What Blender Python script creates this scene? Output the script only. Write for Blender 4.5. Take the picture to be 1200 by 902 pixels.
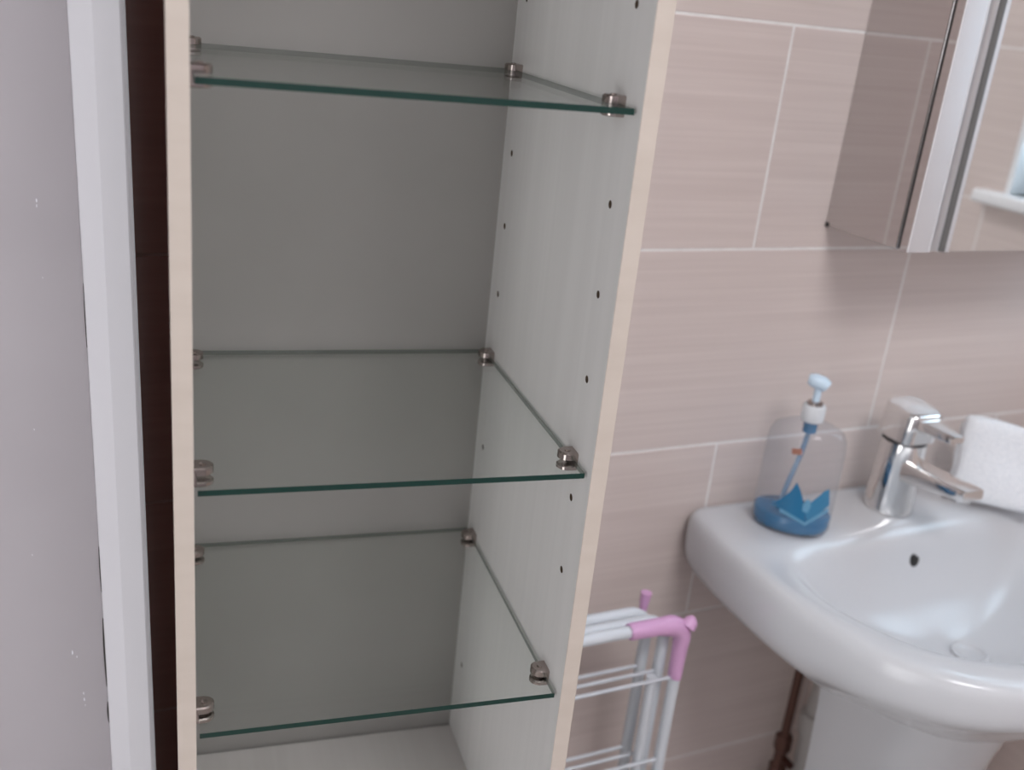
import bpy, bmesh, math, random
from mathutils import Vector, Matrix
for o in list(bpy.data.objects): bpy.data.objects.remove(o, do_unlink=True)
SC = bpy.context.scene
COL = SC.collection
PI = math.pi

# ------------------------------------------------------------------ camera
CAM = Vector((-0.091, -0.915, 1.409))
CR = Vector((0.905, -0.415, 0.099)).normalized()
CF = Vector((0.422, 0.836, -0.351)).normalized()
CU = CR.cross(CF).normalized(); CR = CF.cross(CU).normalized()
FPX = 1213.6
cd = bpy.data.cameras.new('camera'); cam = bpy.data.objects.new('camera', cd); COL.objects.link(cam)
cam.matrix_world = Matrix(((CR.x, CU.x, -CF.x, CAM.x), (CR.y, CU.y, -CF.y, CAM.y), (CR.z, CU.z, -CF.z, CAM.z), (0, 0, 0, 1)))
cd.sensor_fit = 'HORIZONTAL'; cd.sensor_width = 36; cd.lens = FPX / 1200 * 36; cd.clip_start = 0.02
cd.dof.use_dof = True; cd.dof.focus_distance = 0.80; cd.dof.aperture_fstop = 4.5
SC.camera = cam

# ------------------------------------------------------------------ world, daylight, exposure
wld = bpy.data.worlds.new('world'); SC.world = wld; wld.use_nodes = True
wld.node_tree.nodes['Background'].inputs[0].default_value = (0.80, 0.88, 1.0, 1)
wld.node_tree.nodes['Background'].inputs[1].default_value = 1.0
XR = 1.35                 # right wall
CEIL = 2.40
XL = -1.05                # far left of the room
YF = -2.05                # wall behind the camera
WY0, WY1, WZ0, WZ1 = -0.517, -0.06, 1.19, 2.10     # window opening in the right wall
ld = bpy.data.lights.new('window_daylight', 'AREA'); lo = bpy.data.objects.new('window_daylight', ld); COL.objects.link(lo)
ld.shape = 'RECTANGLE'; ld.size = 1.0; ld.size_y = 0.55; ld.energy = 8.5; ld.color = (0.62, 0.82, 1.0)
lo.location = (XR + 0.22, (WY0 + WY1) / 2, (WZ0 + WZ1) / 2); lo.rotation_euler = (0, math.radians(90), 0)
ld2 = bpy.data.lights.new('doorway_fill', 'AREA'); lo2 = bpy.data.objects.new('doorway_fill', ld2); COL.objects.link(lo2)  # fill light added at an unseen doorway to brighten from the left
ld2.shape = 'RECTANGLE'; ld2.size = 1.95; ld2.size_y = 0.76; ld2.energy = 12; ld2.color = (1.0, 0.97, 0.95)
lo2.location = (XL - 0.12, -1.25, 1.0); lo2.rotation_euler = (0, math.radians(-90), 0)
vs = SC.view_settings
vs.view_transform = 'Standard'; vs.look = 'None'; vs.gamma = 1; vs.use_curve_mapping = False
vs.exposure = 0.0

# ------------------------------------------------------------------ helpers
def ray(px, py): return CF + CR * ((px - 600) / FPX) + CU * ((451 - py) / FPX)
def hit(px, py, axis, val):
    r = ray(px, py); return CAM + r * ((val - CAM[axis]) / r[axis])

def tag(o, label, cat=None, group=None, kind=None):
    o['label'] = label
    if cat: o['category'] = cat
    if group: o['group'] = group
    if kind: o['kind'] = kind
    return o
def empty(name, loc=(0, 0, 0), rz=0.0):
    o = bpy.data.objects.new(name, None); COL.objects.link(o); o.location = loc; o.rotation_euler = (0, 0, rz)
    o.empty_display_size = 0.05
    return o
def link(name, me, parent=None, loc=None):
    o = bpy.data.objects.new(name, me); COL.objects.link(o)
    if parent: o.parent = parent
    if loc is not None: o.location = loc
    return o
def mesh_from(bm, name, mat, smooth=True, angle=40):
    bmesh.ops.recalc_face_normals(bm, faces=bm.faces)
    me = bpy.data.meshes.new(name); bm.to_mesh(me); bm.free()
    for m in (mat if isinstance(mat, (list, tuple)) else [mat]): me.materials.append(m)
    if smooth:
        for p in me.polygons: p.use_smooth = True
        me.set_sharp_from_angle(angle=math.radians(angle))
    return me
def obj(name, bm, mat, parent=None, loc=None, smooth=True, angle=40):
    return link(name, mesh_from(bm, name, mat, smooth, angle), parent, loc)
def add_box(bm, a, b, bev=0.0, seg=2):
    lo_, hi_ = Vector([min(p, q) for p, q in zip(a, b)]), Vector([max(p, q) for p, q in zip(a, b)])
    r = bmesh.ops.create_cube(bm, size=1)
    for v in r['verts']: v.co = Vector([lo_[i] + (v.co[i] + 0.5) * (hi_[i] - lo_[i]) for i in range(3)])
    if bev > 0:
        es = list({e for v in r['verts'] for e in v.link_edges})
        bmesh.ops.bevel(bm, geom=es, offset=bev, segments=seg, affect='EDGES', profile=0.5)
def box(name, a, b, mat, parent=None, bev=0.0, seg=2, loc=None):
    bm = bmesh.new(); add_box(bm, a, b, bev, seg); return obj(name, bm, mat, parent, loc)
def add_rings(bm, rings, closed=True, cap=(False, False)):
    vr = [[bm.verts.new(p) for p in r] for r in rings]
    n = len(vr[0])
    for A, B in zip(vr[:-1], vr[1:]):
        for i in range(n if closed else n - 1):
            j = (i + 1) % n
            bm.faces.new((A[i], A[j], B[j], B[i]))
    if cap[0]: bm.faces.new(vr[0][::-1])
    if cap[1]: bm.faces.new(vr[-1])
    return vr
def add_lathe(bm, prof, seg=32, ctr=(0, 0), sx=1.0, sy=1.0, rot=0.0, cap=(True, True)):
    rings = []
    for r, z in prof:
        ring = []
        for i in range(seg):
            a = 2 * PI * i / seg; x, y = r * math.cos(a) * sx, r * math.sin(a) * sy
            ring.append((ctr[0] + x * math.cos(rot) - y * math.sin(rot), ctr[1] + x * math.sin(rot) + y * math.cos(rot), z))
        rings.append(ring)
    add_rings(bm, rings, True, cap)
def add_tube(bm, pts, r, seg=12):
    pts = [Vector(p) for p in pts]; rings = []
    up = None
    for i, p in enumerate(pts):
        t = (pts[min(i + 1, len(pts) - 1)] - pts[max(i - 1, 0)]).normalized()
        if up is None:
            up = Vector((0, 0, 1)) if abs(t.z) < 0.9 else Vector((0, 1, 0))
        s = t.cross(up).normalized(); up = s.cross(t).normalized()
        rr = r[i] if isinstance(r, (list, tuple)) else r
        rings.append([p + (s * math.cos(2 * PI * k / seg) + up * math.sin(2 * PI * k / seg)) * rr for k in range(seg)])
    add_rings(bm, rings, True, (True, True))
def arc(c, r, a0, a1, n, f): return [f(c[0] + r * math.cos(a0 + (a1 - a0) * i / n), c[1] + r * math.sin(a0 + (a1 - a0) * i / n)) for i in range(n + 1)]
def catmull(P, n=10, closed=False):
    out = []; N = len(P)
    for i in range(N if closed else N - 1):
        g = (lambda k: P[k % N]) if closed else (lambda k: P[max(0, min(N - 1, k))])
        p0, p1, p2, p3 = g(i - 1), g(i), g(i + 1), g(i + 2)
        for k in range(n):
            t = k / n
            out.append(tuple(0.5 * (2 * b + (c - a) * t + (2 * a - 5 * b + 4 * c - d) * t * t + (3 * b - a - 3 * c + d) * t ** 3) for a, b, c, d in zip(p0, p1, p2, p3)))
    if not closed: out.append(tuple(P[-1]))
    return out

# ------------------------------------------------------------------ materials
def mat(name, col, rough=0.5, metal=0.0, spec=0.5, coat=0.0, **kw):
    m = bpy.data.materials.new(name); m.use_nodes = True
    b = m.node_tree.nodes['Principled BSDF']
    b.inputs['Base Color'].default_value = (*col, 1); b.inputs['Roughness'].default_value = rough
    b.inputs['Metallic'].default_value = metal; b.inputs['Specular IOR Level'].default_value = spec
    b.inputs['Coat Weight'].default_value = coat
    for k, v in kw.items(): b.inputs[k].default_value = v
    return m
def noise_col(m, c1, c2, scale=(1, 1, 1), nscale=20, detail=4, bump=0.0, dist=0.001, lo=0.35, hi=0.65, coords='Object'):
    nt = m.node_tree; b = nt.nodes['Principled BSDF']
    tc = nt.nodes.new('ShaderNodeTexCoord'); mp = nt.nodes.new('ShaderNodeMapping'); nz = nt.nodes.new('ShaderNodeTexNoise')
    rp = nt.nodes.new('ShaderNodeValToRGB')
    mp.inputs['Scale'].default_value = scale; nz.inputs['Scale'].default_value = nscale; nz.inputs['Detail'].default_value = detail
    rp.color_ramp.elements[0].position = lo; rp.color_ramp.elements[1].position = hi
    rp.color_ramp.elements[0].color = (*c1, 1); rp.color_ramp.elements[1].color = (*c2, 1)
    nt.links.new(tc.outputs[coords], mp.inputs['Vector']); nt.links.new(mp.outputs['Vector'], nz.inputs['Vector'])
    nt.links.new(nz.outputs['Fac'], rp.inputs['Fac']); nt.links.new(rp.outputs['Color'], b.inputs['Base Color'])
    if bump:
        bp = nt.nodes.new('ShaderNodeBump'); bp.inputs['Strength'].default_value = bump; bp.inputs['Distance'].default_value = dist
        nt.links.new(nz.outputs['Fac'], bp.inputs['Height']); nt.links.new(bp.outputs['Normal'], b.inputs['Normal'])
    return m
def thin_clear(name, tint, gloss=0.05, haze=0.0, haze_col=(1, 1, 1), ior=1.45):
    """clear sheet: tinted transparency under a Fresnel gloss, with a little haze of its own"""
    m = bpy.data.materials.new(name); m.use_nodes = True; nt = m.node_tree; nt.nodes.clear()
    out = nt.nodes.new('ShaderNodeOutputMaterial'); tr = nt.nodes.new('ShaderNodeBsdfTransparent'); gl = nt.nodes.new('ShaderNodeBsdfGlossy')
    df = nt.nodes.new('ShaderNodeBsdfDiffuse'); fr = nt.nodes.new('ShaderNodeLayerWeight'); pw = nt.nodes.new('ShaderNodeMath'); ml = nt.nodes.new('ShaderNodeMath'); m1 = nt.nodes.new('ShaderNodeMixShader'); m2 = nt.nodes.new('ShaderNodeMixShader')
    tr.inputs[0].default_value = (*tint, 1); gl.inputs['Roughness'].default_value = gloss; df.inputs[0].default_value = (*haze_col, 1); pw.operation = 'POWER'; pw.inputs[1].default_value = 4.0; ml.operation = 'MULTIPLY_ADD'; ml.inputs[1].default_value = 0.55; ml.inputs[2].default_value = ((ior - 1) / (ior + 1)) ** 2; nt.links.new(fr.outputs['Facing'], pw.inputs[0]); nt.links.new(pw.outputs[0], ml.inputs[0]); fr = ml
    m1.inputs[0].default_value = haze
    nt.links.new(tr.outputs[0], m1.inputs[1]); nt.links.new(df.outputs[0], m1.inputs[2])
    nt.links.new(fr.outputs[0], m2.inputs[0]); nt.links.new(m1.outputs[0], m2.inputs[1]); nt.links.new(gl.outputs[0], m2.inputs[2])
    nt.links.new(m2.outputs[0], out.inputs[0])
    return m

M = {}
M['pink_tile'] = noise_col(mat('blush_tile', (0.6, 0.5, 0.46), 0.30), (0.635, 0.543, 0.505), (0.710, 0.618, 0.576), (1.3, 1, 95), 2.0, 5, 0.08, 0.0004, 0.30, 0.72)
M['pink_tile_y'] = noise_col(mat('blush_tile_side', (0.6, 0.5, 0.46), 0.30), (0.635, 0.543, 0.505), (0.710, 0.618, 0.576), (1, 1.3, 95), 2.0, 5, 0.08, 0.0004, 0.30, 0.72)
M['brown_tile'] = noise_col(mat('brown_tile', (0.05, 0.025, 0.02), 0.16), (0.32, 0.14, 0.11), (0.35, 0.155, 0.125), (1.3, 1, 60), 2.0, 4)
M['grout'] = noise_col(mat('grout_white', (0.75, 0.73, 0.70), 0.9), (0.82, 0.79, 0.77), (0.88, 0.86, 0.84), (1, 1, 1), 60)
M['grout_dark'] = mat('grout_brown', (0.36, 0.20, 0.17), 0.9)
M['wall_paint'] = noise_col(mat('grey_wall_paint', (0.5, 0.48, 0.48), 0.7), (0.465, 0.438, 0.458), (0.495, 0.468, 0.488), (1, 1, 1), 6, 3, 0.06, 0.001)
M['gloss_white'] = mat('white_gloss_paint', (0.86, 0.86, 0.89), 0.28)
M['ceiling_paint'] = mat('ceiling_white', (0.85, 0.85, 0.84), 0.8)
M['gap'] = mat('dark_gap', (0.05, 0.045, 0.04), 0.9)
M['floor'] = noise_col(mat('grey_vinyl', (0.4, 0.38, 0.36), 0.45), (0.36, 0.33, 0.31), (0.44, 0.41, 0.39), (1, 1, 1), 14)
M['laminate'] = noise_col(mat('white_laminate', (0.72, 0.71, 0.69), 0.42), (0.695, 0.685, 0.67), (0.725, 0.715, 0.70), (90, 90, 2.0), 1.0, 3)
M['laminate_flat_shade'] = noise_col(mat('white_laminate_flat_shade', (0.72, 0.71, 0.69), 0.42), (0.49, 0.465, 0.445), (0.515, 0.49, 0.47), (90, 2.0, 90), 1.0, 3)  # same laminate for the flat boards, darkened in colour against the top light
M['chipboard_shade'] = mat('shaded_chipboard', (0.10, 0.065, 0.04), 0.9)  # bare board in the peg holes, their inner shade put into the colour
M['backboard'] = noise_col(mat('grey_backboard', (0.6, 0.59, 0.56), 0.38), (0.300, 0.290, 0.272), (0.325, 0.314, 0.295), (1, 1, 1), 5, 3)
M['edge'] = noise_col(mat('cream_edge_banding', (0.76, 0.70, 0.64), 0.45), (0.585, 0.515, 0.450), (0.615, 0.545, 0.480), (1, 1, 6), 12)
M['glass'] = thin_clear('shelf_glass', (0.975, 0.988, 0.980), 0.02, 0.0, ior=1.30)
M['glass_edge'] = mat('green_glass_edge', (0.007, 0.036, 0.028), 0.2)
M['glass_side'] = thin_clear('glass_side_edge', (0.42, 0.47, 0.44), 0.3, 0.04, (0.14, 0.18, 0.16))
M['chrome'] = mat('chrome', (0.80, 0.79, 0.78), 0.06, 1.0)
M['nickel'] = mat('nickel', (0.43, 0.37, 0.345), 0.17, 1.0)
M['ceramic'] = mat('white_ceramic', (0.615, 0.625, 0.645), 0.16, spec=0.45)
M['mirror'] = mat('mirror_silver', (0.80, 0.80, 0.79), 0.015, 1.0)
M['steel'] = mat('polished_steel', (0.58, 0.555, 0.55), 0.05, 1.0)
M['aluminium'] = mat('satin_aluminium', (0.70, 0.69, 0.70), 0.45, 0.7)
M['channel_shade'] = mat('grey_channel_shade', (0.13, 0.125, 0.12), 0.35)  # tone of the shaded channel side
M['black'] = mat('black_rubber', (0.02, 0.018, 0.018), 0.5)
M['bottle'] = thin_clear('clear_plastic', (0.915, 0.925, 0.94), 0.05, 0.06, (0.85, 0.86, 0.88), ior=1.32)
M['soap'] = mat('blue_soap', (0.003, 0.15, 0.33), 0.15, coat=0.3)
M['print_blue'] = mat('blue_print', (0.006, 0.145, 0.30), 0.35)
M['print_pale'] = mat('pale_blue_print', (0.13, 0.32, 0.48), 0.35)
M['print_mid'] = mat('mid_blue_print', (0.04, 0.20, 0.36), 0.35)
M['print_red'] = mat('red_print', (0.36, 0.15, 0.10), 0.4)
M['pump'] = mat('pump_plastic', (0.62, 0.76, 0.88), 0.35)
M['collar'] = mat('collar_plastic', (0.70, 0.72, 0.74), 0.4)
M['tube_blue'] = thin_clear('dip_tube', (0.55, 0.72, 0.88), 0.1, 0.35, (0.36, 0.52, 0.68))
M['towel'] = noise_col(mat('white_terry', (0.85, 0.87, 0.9), 0.95, spec=0.1), (0.80, 0.82, 0.85), (0.88, 0.89, 0.91), (1, 1, 1), 320, 2, 0.6, 0.0012)
M['airer_white'] = mat('white_coated_wire', (0.72, 0.76, 0.80), 0.35)
M['airer_pink'] = mat('pink_plastic', (0.74, 0.42, 0.68), 0.4)
M['copper'] = mat('shaded_copper', (0.10, 0.040, 0.032), 0.4, 0.7)  # shade behind the pedestal is put into the pipe colour
M['brass'] = mat('shaded_brass', (0.13, 0.065, 0.05), 0.45, 0.6)  # darkened in colour for the same shade
M['waste'] = mat('grey_waste_plastic', (0.45, 0.42, 0.40), 0.5)
M['frame_white'] = mat('window_white', (0.85, 0.86, 0.87), 0.3)
M['pane'] = thin_clear('window_glass', (0.97, 0.98, 0.98), 0.02)
M['fill_light'] = mat('fill_light_diffuser', (0.9, 0.9, 0.88), 0.4, **{'Emission Color': (0.98, 0.97, 1.0, 1), 'Emission Strength': 16.0})

# ------------------------------------------------------------------ the room
tag(box('floor', (XL - 0.1, YF - 0.6, -0.05), (XR + 0.15, 0.10, 0.0), M['floor']), 'grey speckled bathroom floor', 'floor', kind='structure')
tag(box('ceiling', (XL - 0.1, YF - 0.1, CEIL), (XR + 0.15, 0.10, CEIL + 0.05), M['ceiling_paint']), 'plain white ceiling', 'ceiling', kind='structure')
wb = tag(box('wall_back', (XL - 0.1, 0.0006, 0.0), (XR + 0.15, 0.10, CEIL), M['grout']), 'tiled wall of blush pink and dark brown tiles behind the washbasin', 'wall', kind='structure')
PITCH = 0.2391; Z0 = 0.9304 - 4 * PITCH; JX = 0.655; G = 0.0031; SPLIT = 0.177
box('brown_grout', (XL, 0.0005, 0.0), (SPLIT - 0.001, 0.0020, CEIL), M['grout_dark'], wb)
_tiles = {}
def tile_mesh(wd_, ht, m, axis):
    k = (round(wd_, 4), round(ht, 4), m.name, axis)
    if k not in _tiles:
        bm = bmesh.new()
        if axis == 'x': add_box(bm, (-wd_ / 2, 0.0, -ht / 2), (wd_ / 2, 0.008, ht / 2), 0.0005, 1)
        else: add_box(bm, (0.0, -wd_ / 2, -ht / 2), (0.008, wd_ / 2, ht / 2), 0.0005, 1)
        _tiles[k] = mesh_from(bm, 'tile', m, True, 20)
    return _tiles[k]
rows = []
z = Z0 - PITCH; r = -1
while z < CEIL:
    rows.append((r, max(z, 0.0), min(z + PITCH, CEIL))); z += PITCH; r += 1
for r, za, zb in rows:
    if zb - za < 0.012: continue
    off = JX + PITCH if r % 2 == 0 else JX        # running bond: every second course is shifted by half a tile
    x = off - 8 * 2 * PITCH
    while x < XR:
        xa, xb = max(x, XL), min(x + 2 * PITCH, XR)
        for a, b, brown in ((xa, min(xb, SPLIT), True), (max(xa, SPLIT), xb, False)):
            if b - a > 0.012:
                me = tile_mesh(b - a - G, zb - za - G, M['brown_tile'] if brown else M['pink_tile'], 'x')
                link('tile', me, wb, ((a + b) / 2, 0.0, (za + zb) / 2))
        x += 2 * PITCH

# right wall with the window opening, tiles cut round it
bm = bmesh.new()
for a, b in (((XR + 0.0006, YF, 0), (XR + 0.15, 0.0075, WZ0)), ((XR + 0.0006, YF, WZ1), (XR + 0.15, 0.0075, CEIL)),
             ((XR + 0.0006, YF, WZ0), (XR + 0.15, WY0, WZ1)), ((XR + 0.0006, WY1, WZ0), (XR + 0.15, 0.0075, WZ1))):
    add_box(bm, a, b)
wr = tag(obj('wall_right', bm, M['grout'], smooth=False), 'blush tiled side wall that holds the window', 'wall', kind='structure')
for r, za, zb in rows:
    if zb - za < 0.012: continue
    y = -(0.31 if r % 2 else 0.31 - PITCH) - 8 * 2 * PITCH
    while y < 0:
        ya, yb = max(y, YF), min(y + 2 * PITCH, -0.001)
        pieces = []
        if yb - ya > 0.012:
            if zb <= WZ0 or za >= WZ1 or yb <= WY0 or ya >= WY1: pieces.append((ya, yb, za, zb))
            else:
                if ya < WY0: pieces.append((ya, WY0, za, zb))
                if yb > WY1: pieces.append((WY1, yb, za, zb))
                c, d = max(ya, WY0), min(yb, WY1)
                if za < WZ0: pieces.append((c, d, za, WZ0))
                if zb > WZ1: pieces.append((c, d, WZ1, zb))
        for a, b, c, d in pieces:
            if b - a > 0.012 and d - c > 0.012:
                link('tile', tile_mesh(b - a - G, d - c - G, M['pink_tile_y'], 'y'), wr, (XR, (a + b) / 2, (c + d) / 2))
        y += 2 * PITCH
tag(box('trim_corner', (XR - 0.006, -0.006, 0.0), (XR, 0.0, CEIL), M['grout'], bev=0.002), 'pale sealant bead in the tiled corner', 'trim', kind='structure')

win = tag(empty('window_1', (XR + 0.06, (WY0 + WY1) / 2, WZ0)), 'white framed window in the tiled side wall', 'window', kind='structure')
hw = (WY1 - WY0) / 2; hh = WZ1 - WZ0
bm = bmesh.new()
for a, b in (((0.03, -hw, 0), (0.08, -hw + 0.05, hh)), ((0.03, hw - 0.05, 0), (0.08, hw, hh)), ((0.03, -hw, 0), (0.08, hw, 0.05)), ((0.03, -hw, hh - 0.05), (0.08, hw, hh))):
    add_box(bm, a, b, 0.004, 1)
obj('window_frame', bm, M['frame_white'], win)
box('pane', (0.050, -hw + 0.05, 0.05), (0.054, hw - 0.05, hh - 0.05), M['pane'], win)
bm = bmesh.new()
for a, b in (((-0.0610, -hw + 0.0003, 0), (0.03, -hw + 0.010, hh)), ((-0.0610, hw - 0.010, 0), (0.03, hw - 0.0003, hh)), ((-0.0610, -hw + 0.010, hh - 0.010), (0.03, hw - 0.010, hh - 0.0003))):
    add_box(bm, a, b)
obj('window_lining', bm, M['frame_white'], win)
box('window_sill', (-0.085, -hw - 0.045, -0.022), (0.03, hw + 0.03, 0.0), M['frame_white'], win, 0.006, 3)

# wall behind the camera, and the outer left wall with a doorway added for fill light
tag(box('wall_front', (XL - 0.1, YF - 0.10, 0), (XR + 0.15, YF, CEIL), M['wall_paint']), 'plain painted wall opposite the tiled wall', 'wall', kind='structure')
bm = bmesh.new()
for a, b in (((XL - 0.1, YF, 0), (XL, -1.65, CEIL)), ((XL - 0.1, -0.85, 0), (XL, 0.0, CEIL)), ((XL - 0.1, -1.65, 2.0), (XL, -0.85, CEIL))):
    add_box(bm, a, b)
tag(obj('wall_outer', bm, M['wall_paint'], smooth=False), 'painted wall with an open doorway added for fill light', 'wall', kind='structure')

# painted wall with the white moulding left of the cabinet
YW = -0.12
TOPX = (-0.052, -0.038, -0.016)
lean = math.atan2(0.0065, 0.65)
wl = tag(box('wall_left', (XL, YW, 0.0), (-0.030, -0.002, CEIL), M['wall_paint']), 'grey painted wall with chipped paint beside the white moulding', 'wall', kind='structure')
prof = [(-0.0520, -0.0005), (-0.0516, -0.0030), (-0.0395, -0.0135), (-0.0375, -0.0150), (-0.0350, -0.0152), (-0.0205, -0.0152), (-0.0192, -0.0143), (-0.0185, -0.0125), (-0.0172, -0.0118), (-0.0160, -0.0100), (-0.0157, 0.0), (-0.0157, 0.060)]
trim = empty('trim_1', (0, YW, 1.377)); tag(trim, 'white gloss door moulding on the grey painted wall', 'trim', kind='structure')
rings = []
for zz in (-1.376, 1.02):
    dx = -math.tan(lean) * zz
    rings.append([(x + dx, y, zz) for x, y in prof])
bm = bmesh.new(); add_rings(bm, rings, closed=False); obj('moulding', bm, M['gloss_white'], trim, angle=25)
for za, zb, wv in ((0.916, 0.959, 0.0006), (0.822, 0.891, 0.0012), (0.784, 0.806, 0.0012), (1.13, 1.18, 0.0004)):
    bm = bmesh.new(); n = 6
    L_, R_ = [], []
    for i in range(n + 1):
        zz = za + (zb - za) * i / n - 1.377; xx = -0.0521 - math.tan(lean) * zz; hwid = wv * math.sin(PI * (0.12 + 0.76 * i / n))
        L_.append((xx - hwid, -0.0006, zz)); R_.append((xx + 0.0004, -0.0012, zz))
    add_rings(bm, [L_, R_], closed=False); obj('caulk_gap', bm, M['gap'], trim)
random.seed(4)
for px, py, s in ((43, 235, 2.0), (43, 241, 1.4), (85, 764, 2.2), (90, 769, 1.6), (98, 812, 1.6), (99, 819, 1.9), (100, 826, 1.3), (40, 503, 1.2), (38, 650, 1.0), (50, 325, 0.9)):
    p = hit(px, py, 1, YW); bm = bmesh.new()
    vs_ = [bm.verts.new((p.x + math.cos(a) * s * 0.0003 * random.uniform(.4, 1.2), YW - 0.0003, p.z + math.sin(a) * s * 0.0012 * random.uniform(.4, 1.2))) for a in [2 * PI * i / 7 for i in range(7)]]
    bm.faces.new(vs_); obj('paint_chip', bm, M['gloss_white'], wl)

# ------------------------------------------------------------------ tall cabinet (own frame: x across, y into it, z up; z=0 at the floor)
TH = -0.12993
S = 0.753
W = 0.364 * S; T = 0.0166 * S; DC = 0.3761 * S; ZF = 0.6482; TOP = 1.80
cab = empty('tall_cabinet', (0.0, -0.3029, 0.0), TH)
tag(cab, 'tall narrow open white bathroom cabinet with cream front edges', 'cabinet')
HOLES_F = [0.763, 0.634, 0.570, 0.506, 0.410, 0.347, 0.094, 0.827, 0.891]
HOLES_B = [0.759, 0.631, 0.566, 0.5025, 0.3476, 0.094, 0.827, 0.891]
def cut_panel(name, a, b, hole_x0, hole_x1):
    bm = bmesh.new(); add_box(bm, a, b, 0.0006, 1); me = mesh_from(bm, name, M['laminate'])
    base = link(name + '_tmp', me)
    bm = bmesh.new()
    for y, zs in ((0.0315, HOLES_F), (0.2590, HOLES_B)):
        for zz in zs:
            m4 = Matrix.Translation(((hole_x0 + hole_x1) / 2, y, ZF + zz)) @ Matrix.Rotation(PI / 2, 4, 'Y')
            bmesh.ops.create_cone(bm, cap_ends=True, segments=14, radius1=0.0029, radius2=0.0029, depth=abs(hole_x1 - hole_x0), matrix=m4)
    cut = link('cut_tmp', mesh_from(bm, 'cut', M['chipboard_shade'], False))
    md = base.modifiers.new('b', 'BOOLEAN'); md.object = cut; md.operation = 'DIFFERENCE'; md.solver = 'EXACT'; md.material_mode = 'TRANSFER'
    bpy.context.view_layer.update()
    res = bpy.data.meshes.new_from_object(base.evaluated_get(bpy.context.evaluated_depsgraph_get())); res.name = name
    bpy.data.objects.remove(base, do_unlink=True); bpy.data.objects.remove(cut, do_unlink=True)
    for p in res.polygons: p.use_smooth = False
    return link(name, res, cab)
EB = 0.0008
cut_panel('side_panel', (W, EB, 0.0), (W + T, DC + 0.012, TOP), W - 0.004, W + 0.009)
cut_panel('side_panel', (-T, EB, 0.0), (0, DC + 0.012, TOP), 0.004, -0.009)
for x0 in (-T, W): box('edge_band', (x0, 0.0, 0.0), (x0 + T, EB, TOP), M['edge'], cab)
box('back_panel', (0.0, DC, 0.06), (W, DC + 0.004, TOP), M['backboard'], cab)
box('fixed_shelf', (0.0, 0.001, ZF - T), (W, DC - 0.0032, ZF), M['laminate_flat_shade'], cab, 0.0004, 1)
box('top_panel', (0.0, 0.001, TOP - T), (W, DC - 0.001, TOP), M['laminate_flat_shade'], cab, 0.0004, 1)
box('base_panel', (0.0, 0.001, 0.06), (W, DC - 0.001, 0.06 + T), M['laminate_flat_shade'], cab, 0.0004, 1)
box('plinth', (0.0, 0.02, 0.0), (W, 0.035, 0.06), M['laminate_flat_shade'], cab, 0.0004, 1)

# glass shelf clips: round C shaped nickel pegs in the panels, gripping the glass
GT = 0.0042
GZ = [0.7007, 0.4423, 0.2492]
def clip_mesh():
    bm = bmesh.new()
    # stadium outline seen from above: flat at the panel (x=0), round at x=L
    L_, hwid = 0.0135, 0.0078
    out = [(0, -hwid)] + [(L_ - hwid + hwid * math.sin(a), -hwid * math.cos(a)) for a in [PI * i / 14 for i in range(15)]] + [(0, hwid)]
    def slab(z0, z1, scale_top, x0=0.0):
        def ring(k, zz): return [(max(x0, x if x <= 0.001 else x - (1 - k) * hwid * (x / L_)), y * k, zz) for x, y in out]
        add_rings(bm, [ring(0.86 if not scale_top else 1, z0), ring(1, z0 + 0.0008), ring(1, z1 - 0.0010), ring(0.84, z1)], True, (True, True))
    slab(GT / 2 + 0.0002, GT / 2 + 0.0056, True)
    slab(-GT / 2 - 0.0042, -GT / 2 - 0.0002, False)
    add_box(bm, (0.0, -hwid * 0.98, -GT / 2 - 0.0026), (0.0022, hwid * 0.98, GT / 2 + 0.0044))
    # little grip screw on the upper jaw
    add_lathe(bm, [(0.0022, GT / 2 + 0.0052), (0.0022, GT / 2 + 0.0060), (0.0016, GT / 2 + 0.0063)], 12, (0.0062, 0))
    return mesh_from(bm, 'shelf_clip', M['nickel'], True, 35)
CM = clip_mesh()
for gz in GZ:
    for y in (0.0355, 0.2590):
        a = link('shelf_clip', CM, cab, (0, y, ZF + gz - GT / 2))
        b = link('shelf_clip', CM, cab, (W, y, ZF + gz - GT / 2)); b.rotation_euler = (0, 0, PI)
tags = ['topmost glass shelf in the tall cabinet, its green edge sloping above the others', 'middle glass shelf in the tall cabinet, between two other glass shelves', 'lowest glass shelf in the tall cabinet, just above its white bottom board']
cabM = Matrix.Translation((0.0, -0.3029, 0.0)) @ Matrix.Rotation(TH, 4, 'Z')
for gz, lab in zip(GZ, tags):
    bm = bmesh.new(); ins = 0.0024
    hx, hy = (W - 2 * ins) / 2, (DC - 0.006 - 0.0071) / 2
    add_box(bm, (-hx, -hy, 0), (hx, hy, GT))
    bm.normal_update()
    for f in bm.faces:
        f.material_index = 0 if abs(f.normal.z) > 0.5 else (1 if f.normal.y < -0.5 else 2)
    me = bpy.data.meshes.new('glass_shelf'); bm.to_mesh(me); bm.free(); me.materials.append(M['glass']); me.materials.append(M['glass_edge']); me.materials.append(M['glass_side'])
    o = link('glass_shelf', me); o.location = cabM @ Vector((W / 2, 0.0071 + hy, ZF + gz - GT)); o.rotation_euler = (0, 0, TH)
    tag(o, lab, 'shelf', 'glass shelves in the cabinet')

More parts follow.
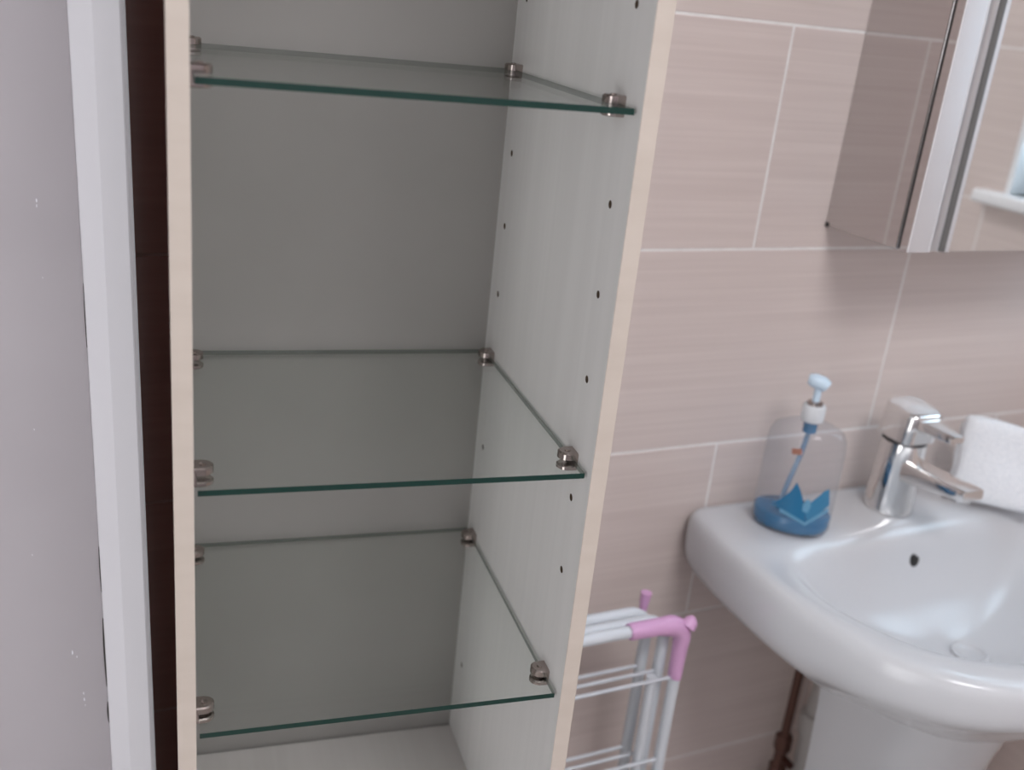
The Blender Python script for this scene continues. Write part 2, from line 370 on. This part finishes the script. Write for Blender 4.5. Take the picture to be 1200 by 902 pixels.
# ------------------------------------------------------------------ washbasin on its pedestal
RIM = 0.85; BX = 0.887
half_o = [(0, 0), (0.15, 0.0), (0.240, -0.0005), (0.2630, -0.006), (0.2715, -0.05), (0.2765, -0.11), (0.277, -0.187), (0.268, -0.253), (0.252, -0.312), (0.226, -0.355), (0.200, -0.383), (0.155, -0.410), (0.08, -0.433), (0, -0.441)]
half_i = [(0, -0.116), (0.12, -0.117), (0.195, -0.122), (0.228, -0.140), (0.238, -0.19), (0.226, -0.255), (0.186, -0.325), (0.111, -0.370), (0, -0.387)]
def full(h): return catmull(h + [(-x, y) for x, y in h[-2:0:-1]], 10, True)
OC = (0.0, -0.235); N = 144
def polar(poly):
    out = []
    for i in range(N):
        a = 2 * PI * i / N; dx, dy = math.cos(a), math.sin(a); best = None
        for k in range(len(poly)):
            x1, y1 = poly[k][0] - OC[0], poly[k][1] - OC[1]; x2, y2 = poly[(k + 1) % len(poly)][0] - OC[0], poly[(k + 1) % len(poly)][1] - OC[1]
            ex, ey = x2 - x1, y2 - y1; den = dx * ey - dy * ex
            if abs(den) < 1e-12: continue
            t = (x1 * ey - y1 * ex) / den; u = (x1 * dy - y1 * dx) / den
            if t > 0 and -1e-6 <= u <= 1 + 1e-6 and (best is None or t > best): best = t
        out.append(best)
    return out
rO, rI = polar(full(half_o)), polar(full(half_i))
def fk(i, z):   # the skirt is shallower towards the front
    return 1 - (0.32 * max(0.0, -math.sin(2 * PI * i / N)) ** 0.7 if -0.13 < z < 0 and i_skirt[0] else 0)
i_skirt = [True]
def ring(fr, z):
    return [(OC[0] + math.cos(2 * PI * i / N) * fr(rO[i], rI[i]), min(-0.0006, OC[1] + math.sin(2 * PI * i / N) * fr(rO[i], rI[i])), z * fk(i, z)) for i in range(N)]
sink = empty('pedestal_washbasin', (BX, 0, 0)); tag(sink, 'white ceramic washbasin with a bowed front on a pedestal', 'washbasin')
R_ = [ring(lambda o, i: 0.30 * o, -0.165), ring(lambda o, i: 0.52 * o, -0.150), ring(lambda o, i: 0.76 * o, -0.120), ring(lambda o, i: o - 0.030, -0.092), ring(lambda o, i: o - 0.012, -0.076), ring(lambda o, i: o - 0.003, -0.062), ring(lambda o, i: o, -0.046),
      ring(lambda o, i: o, -0.022)]
i_skirt[0] = False
R_ += [ring(lambda o, i: o - 0.0015, -0.010), ring(lambda o, i: o - 0.006, -0.0025), ring(lambda o, i: o - 0.013, 0.0), ring(lambda o, i: o - 0.013 - 0.4 * (o - 0.013 - i - 0.010), 0.0002), ring(lambda o, i: i + 0.016, -0.0010), ring(lambda o, i: i + 0.007, -0.0040)]
def bowl(ks, kb, z):   # gently sloping sides and front, steeper behind where the overflow is
    out = []
    for i in range(N):
        a = 2 * PI * i / N; wgt = max(0.0, math.sin(a)); k = ks + (kb - ks) * wgt
        out.append((OC[0] + math.cos(a) * rI[i] * k, OC[1] + math.sin(a) * rI[i] * k, z))
    return out
R_ += [bowl(0.945, 0.965, -0.0100), bowl(0.875, 0.925, -0.0205), bowl(0.785, 0.87, -0.0390), bowl(0.68, 0.79, -0.0600), bowl(0.56, 0.67, -0.0790), bowl(0.43, 0.50, -0.0930), bowl(0.29, 0.32, -0.1015), ring(lambda o, i: 0.1 * i + 0.018, -0.1065), ring(lambda o, i: 0.021, -0.109)]
bm = bmesh.new(); add_rings(bm, R_, True, (True, True))
bas = obj('basin', bm, M['ceramic'], sink, (0, 0, RIM), angle=80)
sm = bas.modifiers.new('sub', 'SUBSURF'); sm.levels = 1; sm.render_levels = 1
bm = bmesh.new(); add_lathe(bm, [(0.0205, -0.1095), (0.0215, -0.1060), (0.0190, -0.1045), (0.0165, -0.1062), (0.0150, -0.1075), (0.004, -0.1080)], 28, OC); obj('drain', bm, M['ceramic'], sink, (0, 0, RIM))
# overflow slot in the back of the bowl
bm = bmesh.new()
ov = hit(1071, 657, 1, -0.133)
add_rings(bm, [[(ov.x - BX + math.cos(a) * rx, y, ov.z + math.sin(a) * rx * 1.25) for a in [2 * PI * i / 24 for i in range(24)]] for y, rx in ((-0.120, 0.0062), (-0.1352, 0.0062), (-0.1354, 0.0056))], True, (True, True))
obj('overflow_hole', bm, M['black'], sink)
def ped_ring(hw_, yb, yf, z, n=10):
    pts = [(-hw_, yb), (-hw_, yb - (yb - yf) * 0.35)]
    rad = hw_ * 0.95; cy = yf + rad * 0.75
    pts += [(-hw_ * math.cos(a), cy - rad * 0.75 * math.sin(a)) for a in [PI * i / (2 * n) for i in range(0, 2 * n + 1)]]
    pts += [(hw_, yb - (yb - yf) * 0.35), (hw_, yb)]
    return [(x, y, z) for x, y in pts]
bm = bmesh.new()
add_rings(bm, [ped_ring(0.098, -0.100, -0.300, 0.0), ped_ring(0.096, -0.100, -0.298, 0.03), ped_ring(0.084, -0.108, -0.280, 0.08), ped_ring(0.080, -0.112, -0.272, 0.30), ped_ring(0.081, -0.112, -0.272, 0.50), ped_ring(0.084, -0.110, -0.280, 0.60), ped_ring(0.092, -0.108, -0.300, 0.68), ped_ring(0.105, -0.100, -0.325, 0.735)], True, (True, True))
obj('pedestal', bm, M['ceramic'], sink, angle=60)

# supply pipes and waste beside the pedestal
pipe = empty('copper_pipe', (0.838, -0.035, 0)); tag(pipe, 'shade-darkened copper supply pipe with a valve behind the pedestal', 'pipe')
bm = bmesh.new(); add_tube(bm, [(0, 0, z) for z in (0.0, 0.2, 0.42)] , 0.0075); obj('pipe_run', bm, M['copper'], pipe)
bm = bmesh.new(); add_tube(bm, [(0, 0, 0.47), (0, 0, 0.60), (0.004, -0.004, 0.65), (0.012, -0.01, 0.70)], 0.0065); obj('flexible_hose', bm, M['brass'], pipe)
bm = bmesh.new(); add_lathe(bm, [(0.0085, 0.405), (0.0125, 0.408), (0.0125, 0.428), (0.009, 0.431), (0.009, 0.452), (0.0125, 0.456), (0.0125, 0.478), (0.008, 0.482)], 6); obj('valve', bm, M['brass'], pipe, angle=20)
bm = bmesh.new(); add_tube(bm, [(0.002, -0.008, 0.442), (0.002, -0.022, 0.442)], 0.0055, 10); obj('valve_screw', bm, M['copper'], pipe)
bm = bmesh.new(); add_tube(bm, [(0, 0, 0.405), (-0.012, 0.004, 0.40), (-0.016, 0.004, 0.38), (-0.016, 0.004, 0.0)], 0.0075); obj('pipe_run', bm, M['copper'], pipe)
bm = bmesh.new(); add_tube(bm, [(-0.009, -0.075, 0.66), (-0.009, -0.055, 0.60), (-0.009, -0.045, 0.53), (-0.009, -0.045, 0.001)], 0.016, 16); waste = obj('waste_pipe', bm, M['waste'], sink)
bm = bmesh.new(); add_lathe(bm, [(0.016, 0.48), (0.021, 0.482), (0.021, 0.515), (0.016, 0.518)], 20, (-0.009, -0.045)); obj('coupling', bm, M['waste'], waste)

# ------------------------------------------------------------------ mixer tap
tap = empty('mixer_tap', (BX + 0.002, -0.066, RIM)); tap.scale = (1.13, 1.13, 1.08); tag(tap, 'chrome single lever mixer tap on the washbasin', 'tap')
bm = bmesh.new(); add_lathe(bm, [(0.0275, 0.0), (0.0280, 0.0015), (0.0272, 0.004), (0.0262, 0.03), (0.0252, 0.06), (0.0245, 0.0865)], 40); obj('body', bm, M['chrome'], tap, angle=50)
bm = bmesh.new(); add_lathe(bm, [(0.0238, 0.0860), (0.0238, 0.0895)], 40); obj('seal_ring', bm, M['black'], tap)
def rrect(cx, cy, hx, hy, rad, n=5):
    out = []
    for sx, sy, a0 in ((1, 1, 0), (-1, 1, PI / 2), (-1, -1, PI), (1, -1, 1.5 * PI)):
        for i in range(n + 1):
            a = a0 + PI / 2 * i / n; out.append((cx + sx * (hx - rad) + rad * math.cos(a), cy + sy * (hy - rad) + rad * math.sin(a)))
    return out
def loft(bm, secs):  # secs: list of (centre y, centre z, half width x, half height z, tilt)
    rings = []
    for cy, cz, hx, hz, tilt in secs:
        rings.append([(x, cy + zz * math.sin(tilt), cz + zz * math.cos(tilt)) for x, zz in rrect(0, 0, hx, hz, min(hx, hz) * 0.45)])
    add_rings(bm, rings, True, (True, True))
bm = bmesh.new()
loft(bm, [(-0.018, 0.056, 0.0165, 0.0135, 0.1), (-0.05, 0.060, 0.0160, 0.0100, 0.1), (-0.078, 0.0635, 0.0155, 0.0075, 0.1), (-0.099, 0.0660, 0.0150, 0.0065, 0.1), (-0.102, 0.0665, 0.0140, 0.0055, 0.1)])
obj('spout', bm, M['chrome'], tap, angle=40)
bm = bmesh.new(); add_lathe(bm, [(0.0085, 0.0540), (0.0095, 0.0545), (0.0095, 0.0625)], 20, (0, -0.089)); obj('aerator', bm, M['chrome'], tap)
bm = bmesh.new()
rings = []
for k, (sc, zz, sh) in enumerate(((0.92, 0.0892, 0), (1.0, 0.0905, 0), (1.0, 0.105, -0.001), (0.99, 0.1235, -0.003), (0.955, 0.1270, -0.003), (0.90, 0.1283, -0.003))):
    rings.append([(x * sc, y * sc + sh, zz + (0.10 * (y + 0.0) if k >= 3 else 0)) for x, y in rrect(0, 0.0, 0.0235, 0.0245, 0.011, 6)])
add_rings(bm, rings, True, (True, True)); obj('handle_block', bm, M['chrome'], tap, angle=35)
bm = bmesh.new()
loft(bm, [(-0.015, 0.1150, 0.0165, 0.0070, 0.15), (-0.035, 0.1155, 0.0150, 0.0055, 0.15), (-0.050, 0.1150, 0.0120, 0.0042, 0.05), (-0.063, 0.1145, 0.0105, 0.0038, 0.05), (-0.066, 0.1145, 0.0095, 0.0030, 0.05)])
obj('lever', bm, M['chrome'], tap, angle=40)

# ------------------------------------------------------------------ soap bottle
BP = Vector((0.7230, -0.0745, RIM)); BROT = math.radians(-42)
bot = empty('soap_bottle', BP); tag(bot, 'clear pump bottle with blue liquid soap on the washbasin', 'bottle')
BA, BB = 0.0455, 0.0330
bprof = [(0.86, 0.0005), (0.95, 0.002), (1.0, 0.007), (1.0, 0.040), (1.0, 0.085), (0.99, 0.104), (0.955, 0.117), (0.87, 0.126), (0.70, 0.132), (0.50, 0.1355), (0.33, 0.138)]
def oval(prof, seg=48, k=1.0, neck=None):
    rings = []
    for r_, z_ in prof:
        ring_ = []
        for i in range(seg):
            a = 2 * PI * i / seg; kx = BA * r_ * k; ky = BB * r_ * k
            if r_ < 0.8: t = (0.8 - r_) / 0.5; m = 0.0125; kx = kx + (min(kx, m * 1.1) - kx) * min(1, t); ky = ky + (min(ky, m * 1.1) - ky) * min(1, t)
            x, y = kx * math.cos(a), ky * math.sin(a)
            ring_.append((x * math.cos(BROT) - y * math.sin(BROT), x * math.sin(BROT) + y * math.cos(BROT), z_))
        rings.append(ring_)
    return rings
bm = bmesh.new(); add_rings(bm, oval(bprof), True, (True, True)); obj('bottle_body', bm, M['bottle'], bot, angle=70)
bm = bmesh.new(); add_rings(bm, oval([(0.84, 0.0020), (0.94, 0.004), (0.975, 0.009), (0.975, 0.0215), (0.965, 0.0218)]), True, (True, True)); obj('liquid_soap', bm, M['soap'], bot, angle=60)
bm = bmesh.new(); add_lathe(bm, [(0.0128, 0.1365), (0.0134, 0.1375), (0.0134, 0.1530), (0.0122, 0.1555), (0.0085, 0.1560)], 28); obj('collar', bm, M['collar'], bot)
bm = bmesh.new(); add_lathe(bm, [(0.0090, 0.1555), (0.0090, 0.1590), (0.0070, 0.1600)], 20); obj('collar_ring', bm, M['nickel'], bot)
bm = bmesh.new(); add_lathe(bm, [(0.0042, 0.1595), (0.0042, 0.1750)], 16); obj('pump_stem', bm, M['pump'], bot)
bm = bmesh.new()
add_tube(bm, [(0.0075, -0.0060, 0.1785), (0.0070, -0.0055, 0.1790), (0.003, -0.002, 0.1820), (-0.005, 0.004, 0.1845), (-0.0095, 0.0075, 0.1855), (-0.0100, 0.0080, 0.1855)], [0.0055, 0.0072, 0.0085, 0.0082, 0.0062, 0.0045], 16)
obj('pump_head', bm, M['pump'], bot)
bm = bmesh.new(); add_lathe(bm, [(0.0078, 0.122), (0.0080, 0.123), (0.0080, 0.1370)], 20); obj('pump_chamber', bm, M['soap'], bot)
bm = bmesh.new(); add_tube(bm, [(0, 0, 0.123), (-0.004, 0.002, 0.09), (-0.011, 0.006, 0.05), (-0.016, 0.009, 0.008)], 0.0030, 10); obj('dip_tube', bm, M['tube_blue'], bot)
ca, sa = math.cos(BROT), math.sin(BROT)
def on_bottle(px, py, k=1.004):
    """photo point -> point on the bottle's oval side (local to the bottle)"""
    r_ = ray(px, py); o_ = CAM - BP
    ox, oy = (o_.x * ca + o_.y * sa) / (BA * k), (-o_.x * sa + o_.y * ca) / (BB * k)
    dx, dy = (r_.x * ca + r_.y * sa) / (BA * k), (-r_.x * sa + r_.y * ca) / (BB * k)
    A_, B_, C_ = dx * dx + dy * dy, 2 * (ox * dx + oy * dy), ox * ox + oy * oy - 1
    D_ = B_ * B_ - 4 * A_ * C_
    t = (-B_ - math.sqrt(D_)) / (2 * A_) if D_ > 0 else -B_ / (2 * A_)
    return o_ + r_ * t
def decal(name, pts, m, k=1.004):
    """flat print wrapped on the bottle: a polygon split finely so that it follows the curve"""
    bm = bmesh.new(); c = (sum(p[0] for p in pts) / len(pts), sum(p[1] for p in pts) / len(pts))
    rings = []
    for f in (0.02, 0.35, 0.7, 1.0):
        rr_ = []
        for i in range(len(pts)):
            a, b = pts[i], pts[(i + 1) % len(pts)]
            for q in range(4):
                x, y = a[0] + (b[0] - a[0]) * q / 4, a[1] + (b[1] - a[1]) * q / 4
                rr_.append(on_bottle(c[0] + (x - c[0]) * f, c[1] + (y - c[1]) * f, k))
        rings.append(rr_)
    add_rings(bm, rings, True, (True, False)); return obj(name, bm, m, bot)
decal('label_print', [(903, 590), (916, 584), (927, 575), (934, 565), (938, 574), (941, 586), (944, 600), (943, 611), (925, 603)], M['print_blue'], 1.004)
decal('label_print', [(951, 588), (959, 582), (967, 575), (972, 573), (972, 592), (958, 603), (945, 610), (944, 600)], M['print_mid'], 1.004)
decal('label_print', [(914, 595), (943, 612), (943, 616), (913, 599)], M['print_pale'], 1.010)
decal('label_print', [(943, 612), (971, 595), (971, 599), (943, 616)], M['print_pale'], 1.010)
decal('label_print', [(940, 599), (941, 591), (946, 585), (950, 587), (950, 594), (946, 601)], M['print_pale'], 1.010)
decal('label_print', [(928, 525), (940, 526), (940, 533), (928, 532)], M['print_red'], 1.004)

# ------------------------------------------------------------------ folded white towel
towel = empty('folded_towel', (0.969, -0.083, RIM)); tag(towel, 'folded white towel propped beside the tap', 'towel')
u = Vector((0.72, -0.69, 0.0)).normalized(); up_ = Vector((0.30, 0.26, 0.92)).normalized(); nrm = u.cross(up_).normalized()
def cloth_slab(bm, u0, u1, h0, h1, n0, n1, seed):
    random.seed(seed); nu, nh = 14, 12; ph = [random.uniform(0, 6.28) for _ in range(6)]
    def P(s, t, side):
        a = u0 + (u1 - u0) * s; h = h0 + (h1 - h0) * t
        edge = min(1, min(s, 1 - s) / 0.05, min(t, 1 - t) / 0.06); bulge = math.sqrt(max(0, 1 - (1 - max(0, edge)) ** 2))
        mid = (n0 + n1) / 2; th_ = (n1 - n0) / 2 * bulge
        w_ = 0.0012 * math.sin(9 * s + ph[0] + 3 * t) + 0.0010 * math.sin(11 * t + ph[1]) + 0.0008 * math.sin(17 * s - 7 * t + ph[2])
        hh_ = h + 0.0018 * math.sin(7 * s + ph[3]) * t - 0.006 * s * t
        return u * (a + 0.0018 * math.sin(8 * t + ph[4])) + up_ * hh_ + nrm * (mid + side * th_ + w_)
    vF = [[bm.verts.new(P(i / nu, j / nh, -1)) for i in range(nu + 1)] for j in range(nh + 1)]
    vB = [[vF[j][i] if (i in (0, nu) or j in (0, nh)) else bm.verts.new(P(i / nu, j / nh, 1)) for i in range(nu + 1)] for j in range(nh + 1)]
    for V in (vF, vB):
        for j in range(nh):
            for i in range(nu): bm.faces.new((V[j][i], V[j][i + 1], V[j + 1][i + 1], V[j + 1][i]))
for k, (n0, n1, h1, u0) in enumerate(((-0.012, 0.001, 0.122, 0.0), (-0.023, -0.0105, 0.118, -0.003), (-0.034, -0.0215, 0.112, -0.001))):
    bm = bmesh.new(); cloth_slab(bm, u0, 0.13, 0.004 - n0 * 0.43, h1 + 0.004, n0, n1, 5 + k)
    o = obj('towel_fold', bm, M['towel'], towel, angle=180); s2 = o.modifiers.new('s', 'SUBSURF'); s2.levels = 1; s2.render_levels = 1

# ------------------------------------------------------------------ mirrored wall cabinet
MZ = 1.197; MX = 0.752; MW = 0.44; MD = 0.112; MTOP = 1.87
mc = empty('mirror_cabinet', (MX, 0, MZ)); tag(mc, 'mirrored wall cabinet with steel sides above the washbasin', 'cabinet')
H = MTOP - MZ
box('body', (0.0012, -MD, 0.0), (MW - 0.0012, -0.0005, H), M['steel'], mc, 0.0008, 1)
for x0 in (0.0, MW - 0.0012): box('side_panel', (x0, -MD + 0.001, 0.0008), (x0 + 0.0012, -0.0005, H), M['steel'], mc)
box('bumper', (-0.0012, -0.0045, -0.001), (0.0012, -0.0005, 0.004), M['black'], mc)
box('door_gasket', (0.0016, -MD - 0.0040, 0.002), (MW - 0.002, -MD, H - 0.002), M['black'], mc)
yf = -MD - 0.0165
door = box('door', (0.0004, yf + 0.0065, 0.0), (MW, -MD - 0.0040, H), M['steel'], mc, 0.0004, 1)
# satin frame stile: polished edge, flat face, a seam, then a hollow channel down to the glass
sp = [(0.0, yf + 0.0070), (0.0, yf + 0.0008), (0.0006, yf + 0.0001), (0.0016, yf), (0.0290, yf), (0.0300, yf + 0.0010), (0.0310, yf)]
sp += [(0.0310 + 0.0240 * k / 10, yf + 0.0062 * math.sin(PI * k / 10) ** 0.8) for k in range(1, 10)] + [(0.0550, yf + 0.0002), (0.0590, yf), (0.0600, yf + 0.0012)]
bm = bmesh.new(); add_rings(bm, [[(x, y, zz) for x, y in sp] for zz in (0.0008, H - 0.0008)], closed=False); obj('stile', bm, M['aluminium'], door, angle=30)
box('stile_edge', (-0.0003, yf + 0.0010, 0.0006), (0.0006, yf + 0.0070, H - 0.0006), M['steel'], door)
bm = bmesh.new(); add_tube(bm, [(0.0515, yf + 0.0030, 0.001), (0.0515, yf + 0.0030, H * 0.5), (0.0515, yf + 0.0030, H - 0.001)], 0.0036, 10); obj('channel_shade_strip', bm, M['channel_shade'], door)  # dark strip added to stand for the shaded side of the channel
box('mirror_glass', (0.0598, yf + 0.0006, 0.0015), (MW - 0.003, yf + 0.0070, H - 0.0015), M['mirror'], door, 0.0003, 1)

# ------------------------------------------------------------------ folded clothes airer
air = empty('clothes_airer', (0.443, -0.107, 0)); tag(air, 'folded white clothes airer with pink corner joints behind the cabinet', 'airer')
def frame(y, ztop, xl, xr, rows_, leg=0.0068, rad=0.028):
    pts = [(xl, y, 0.006)] + [(xl, y, zz) for zz in (0.25, 0.5)] + arc((xl + rad, ztop - rad), rad, PI, PI / 2, 7, lambda a, b: (a, y, b)) + arc((xr - rad, ztop - rad), rad, PI / 2, 0, 7, lambda a, b: (a, y, b)) + [(xr, y, zz) for zz in (0.5, 0.25)] + [(xr, y, 0.006)]
    bm = bmesh.new(); add_tube(bm, pts, leg, 12); fr = obj('tube_frame', bm, M['airer_white'], air)
    for zz in rows_:
        bm = bmesh.new(); add_tube(bm, [(xl, y, zz), ((xl + xr) / 2, y, zz), (xr, y, zz)], 0.0022, 8); obj('rail', bm, M['airer_white'], fr)
XLo = 0.334 - 0.443
frame(-0.018, 0.7780, XLo, 0.5530 - 0.443, (0.7045, 0.589, 0.473, 0.357, 0.241, 0.125))
frame(0.0, 0.7740, XLo + 0.004, 0.5420 - 0.443, (0.7030, 0.588, 0.472, 0.356, 0.240, 0.124))
frame(0.019, 0.7740, XLo + 0.008, 0.5310 - 0.443, (0.6990, 0.583, 0.468, 0.352, 0.236, 0.120))
for xx in (0.084, XLo + 0.028):
    bm = bmesh.new(); add_tube(bm, [(xx, -0.011, 0.006), (xx, -0.011, 0.35), (xx, -0.011, 0.705)], 0.0062, 12); obj('inner_leg', bm, M['airer_white'], air)
def pink_joint(x_end, y, ztop, length, drop):
    """moulded elbow: sleeve along the top tube, knuckle at the corner, tapering tongue down the leg"""
    bm = bmesh.new(); rings = []
    path = [(x_end - length, ztop, 0.0088, 0.0088), (x_end - length + 0.003, ztop, 0.0098, 0.0098), (x_end - 0.035, ztop - 0.0005, 0.0102, 0.0098), (x_end - 0.018, ztop - 0.002, 0.0128, 0.0100)]
    prev = []
    for x, z_, hz, hy_ in path: prev.append([(x, y + hy_ * math.sin(a), z_ + hz * math.cos(a)) for a in [2 * PI * i / 14 for i in range(14)]])
    # turn down
    for k in range(1, 7):
        a0 = PI / 2 * k / 6; cx_, cz_ = x_end - 0.018, ztop - 0.021
        px_, pz_ = cx_ + 0.018 * math.sin(a0), cz_ + 0.018 * math.cos(a0); hz = 0.0128 - 0.0030 * k / 6; dirx, dirz = math.sin(a0), math.cos(a0)
        prev.append([(px_ + hz * math.cos(a) * dirx, y + 0.0105 * math.sin(a), pz_ + hz * math.cos(a) * dirz) for a in [2 * PI * i / 14 for i in range(14)]])
    for d_, hz in ((0.012, 0.0090), (0.03, 0.0080), (drop - 0.004, 0.0074), (drop, 0.0070)):
        prev.append([(x_end + hz * math.cos(a), y + 0.0092 * math.sin(a), ztop - 0.021 - d_) for a in [2 * PI * i / 14 for i in range(14)]])
    add_rings(bm, prev, True, (True, True)); j = obj('corner_joint', bm, M['airer_pink'], air, angle=60)
    bm = bmesh.new(); add_tube(bm, [(x_end + 0.002, y - 0.004, ztop - 0.004), (x_end + 0.007, y - 0.004, ztop + 0.002), (x_end + 0.010, y - 0.004, ztop + 0.003)], [0.0095, 0.0078, 0.0055], 12); obj('hook_end', bm, M['airer_pink'], j)
pink_joint(0.5530 - 0.443, -0.018, 0.7780, 0.072, 0.052)
bm = bmesh.new(); add_tube(bm, [(0.087, 0.030, 0.765), (0.087, 0.030, 0.778), (0.088, 0.030, 0.790)], [0.004, 0.0055, 0.0066], 12); k_ = obj('joint_peg', bm, M['airer_pink'], air)
bm = bmesh.new(); add_tube(bm, [(0.087, 0.030, 0.735), (0.087, 0.030, 0.767)], 0.0045, 10); obj('peg_stem', bm, M['airer_white'], k_)
bm = bmesh.new()
add_box(bm, (0.082, 0.012, 0.735), (0.092, 0.034, 0.748), 0.002, 1); obj('peg_bracket', bm, M['airer_white'], k_)

# ------------------------------------------------------------------ unseen ceiling panel added to brighten the room
fill_light = empty('added_ceiling_fill', (0.40, -1.40, CEIL)); tag(fill_light, 'square flush ceiling panel added out of view as fill light', 'fill_light')
box('panel_frame', (-0.32, -0.32, -0.012), (0.32, 0.32, -0.0005), M['frame_white'], fill_light, 0.003, 1)
box('diffuser', (-0.30, -0.30, -0.016), (0.30, 0.30, -0.010), M['fill_light'], fill_light)
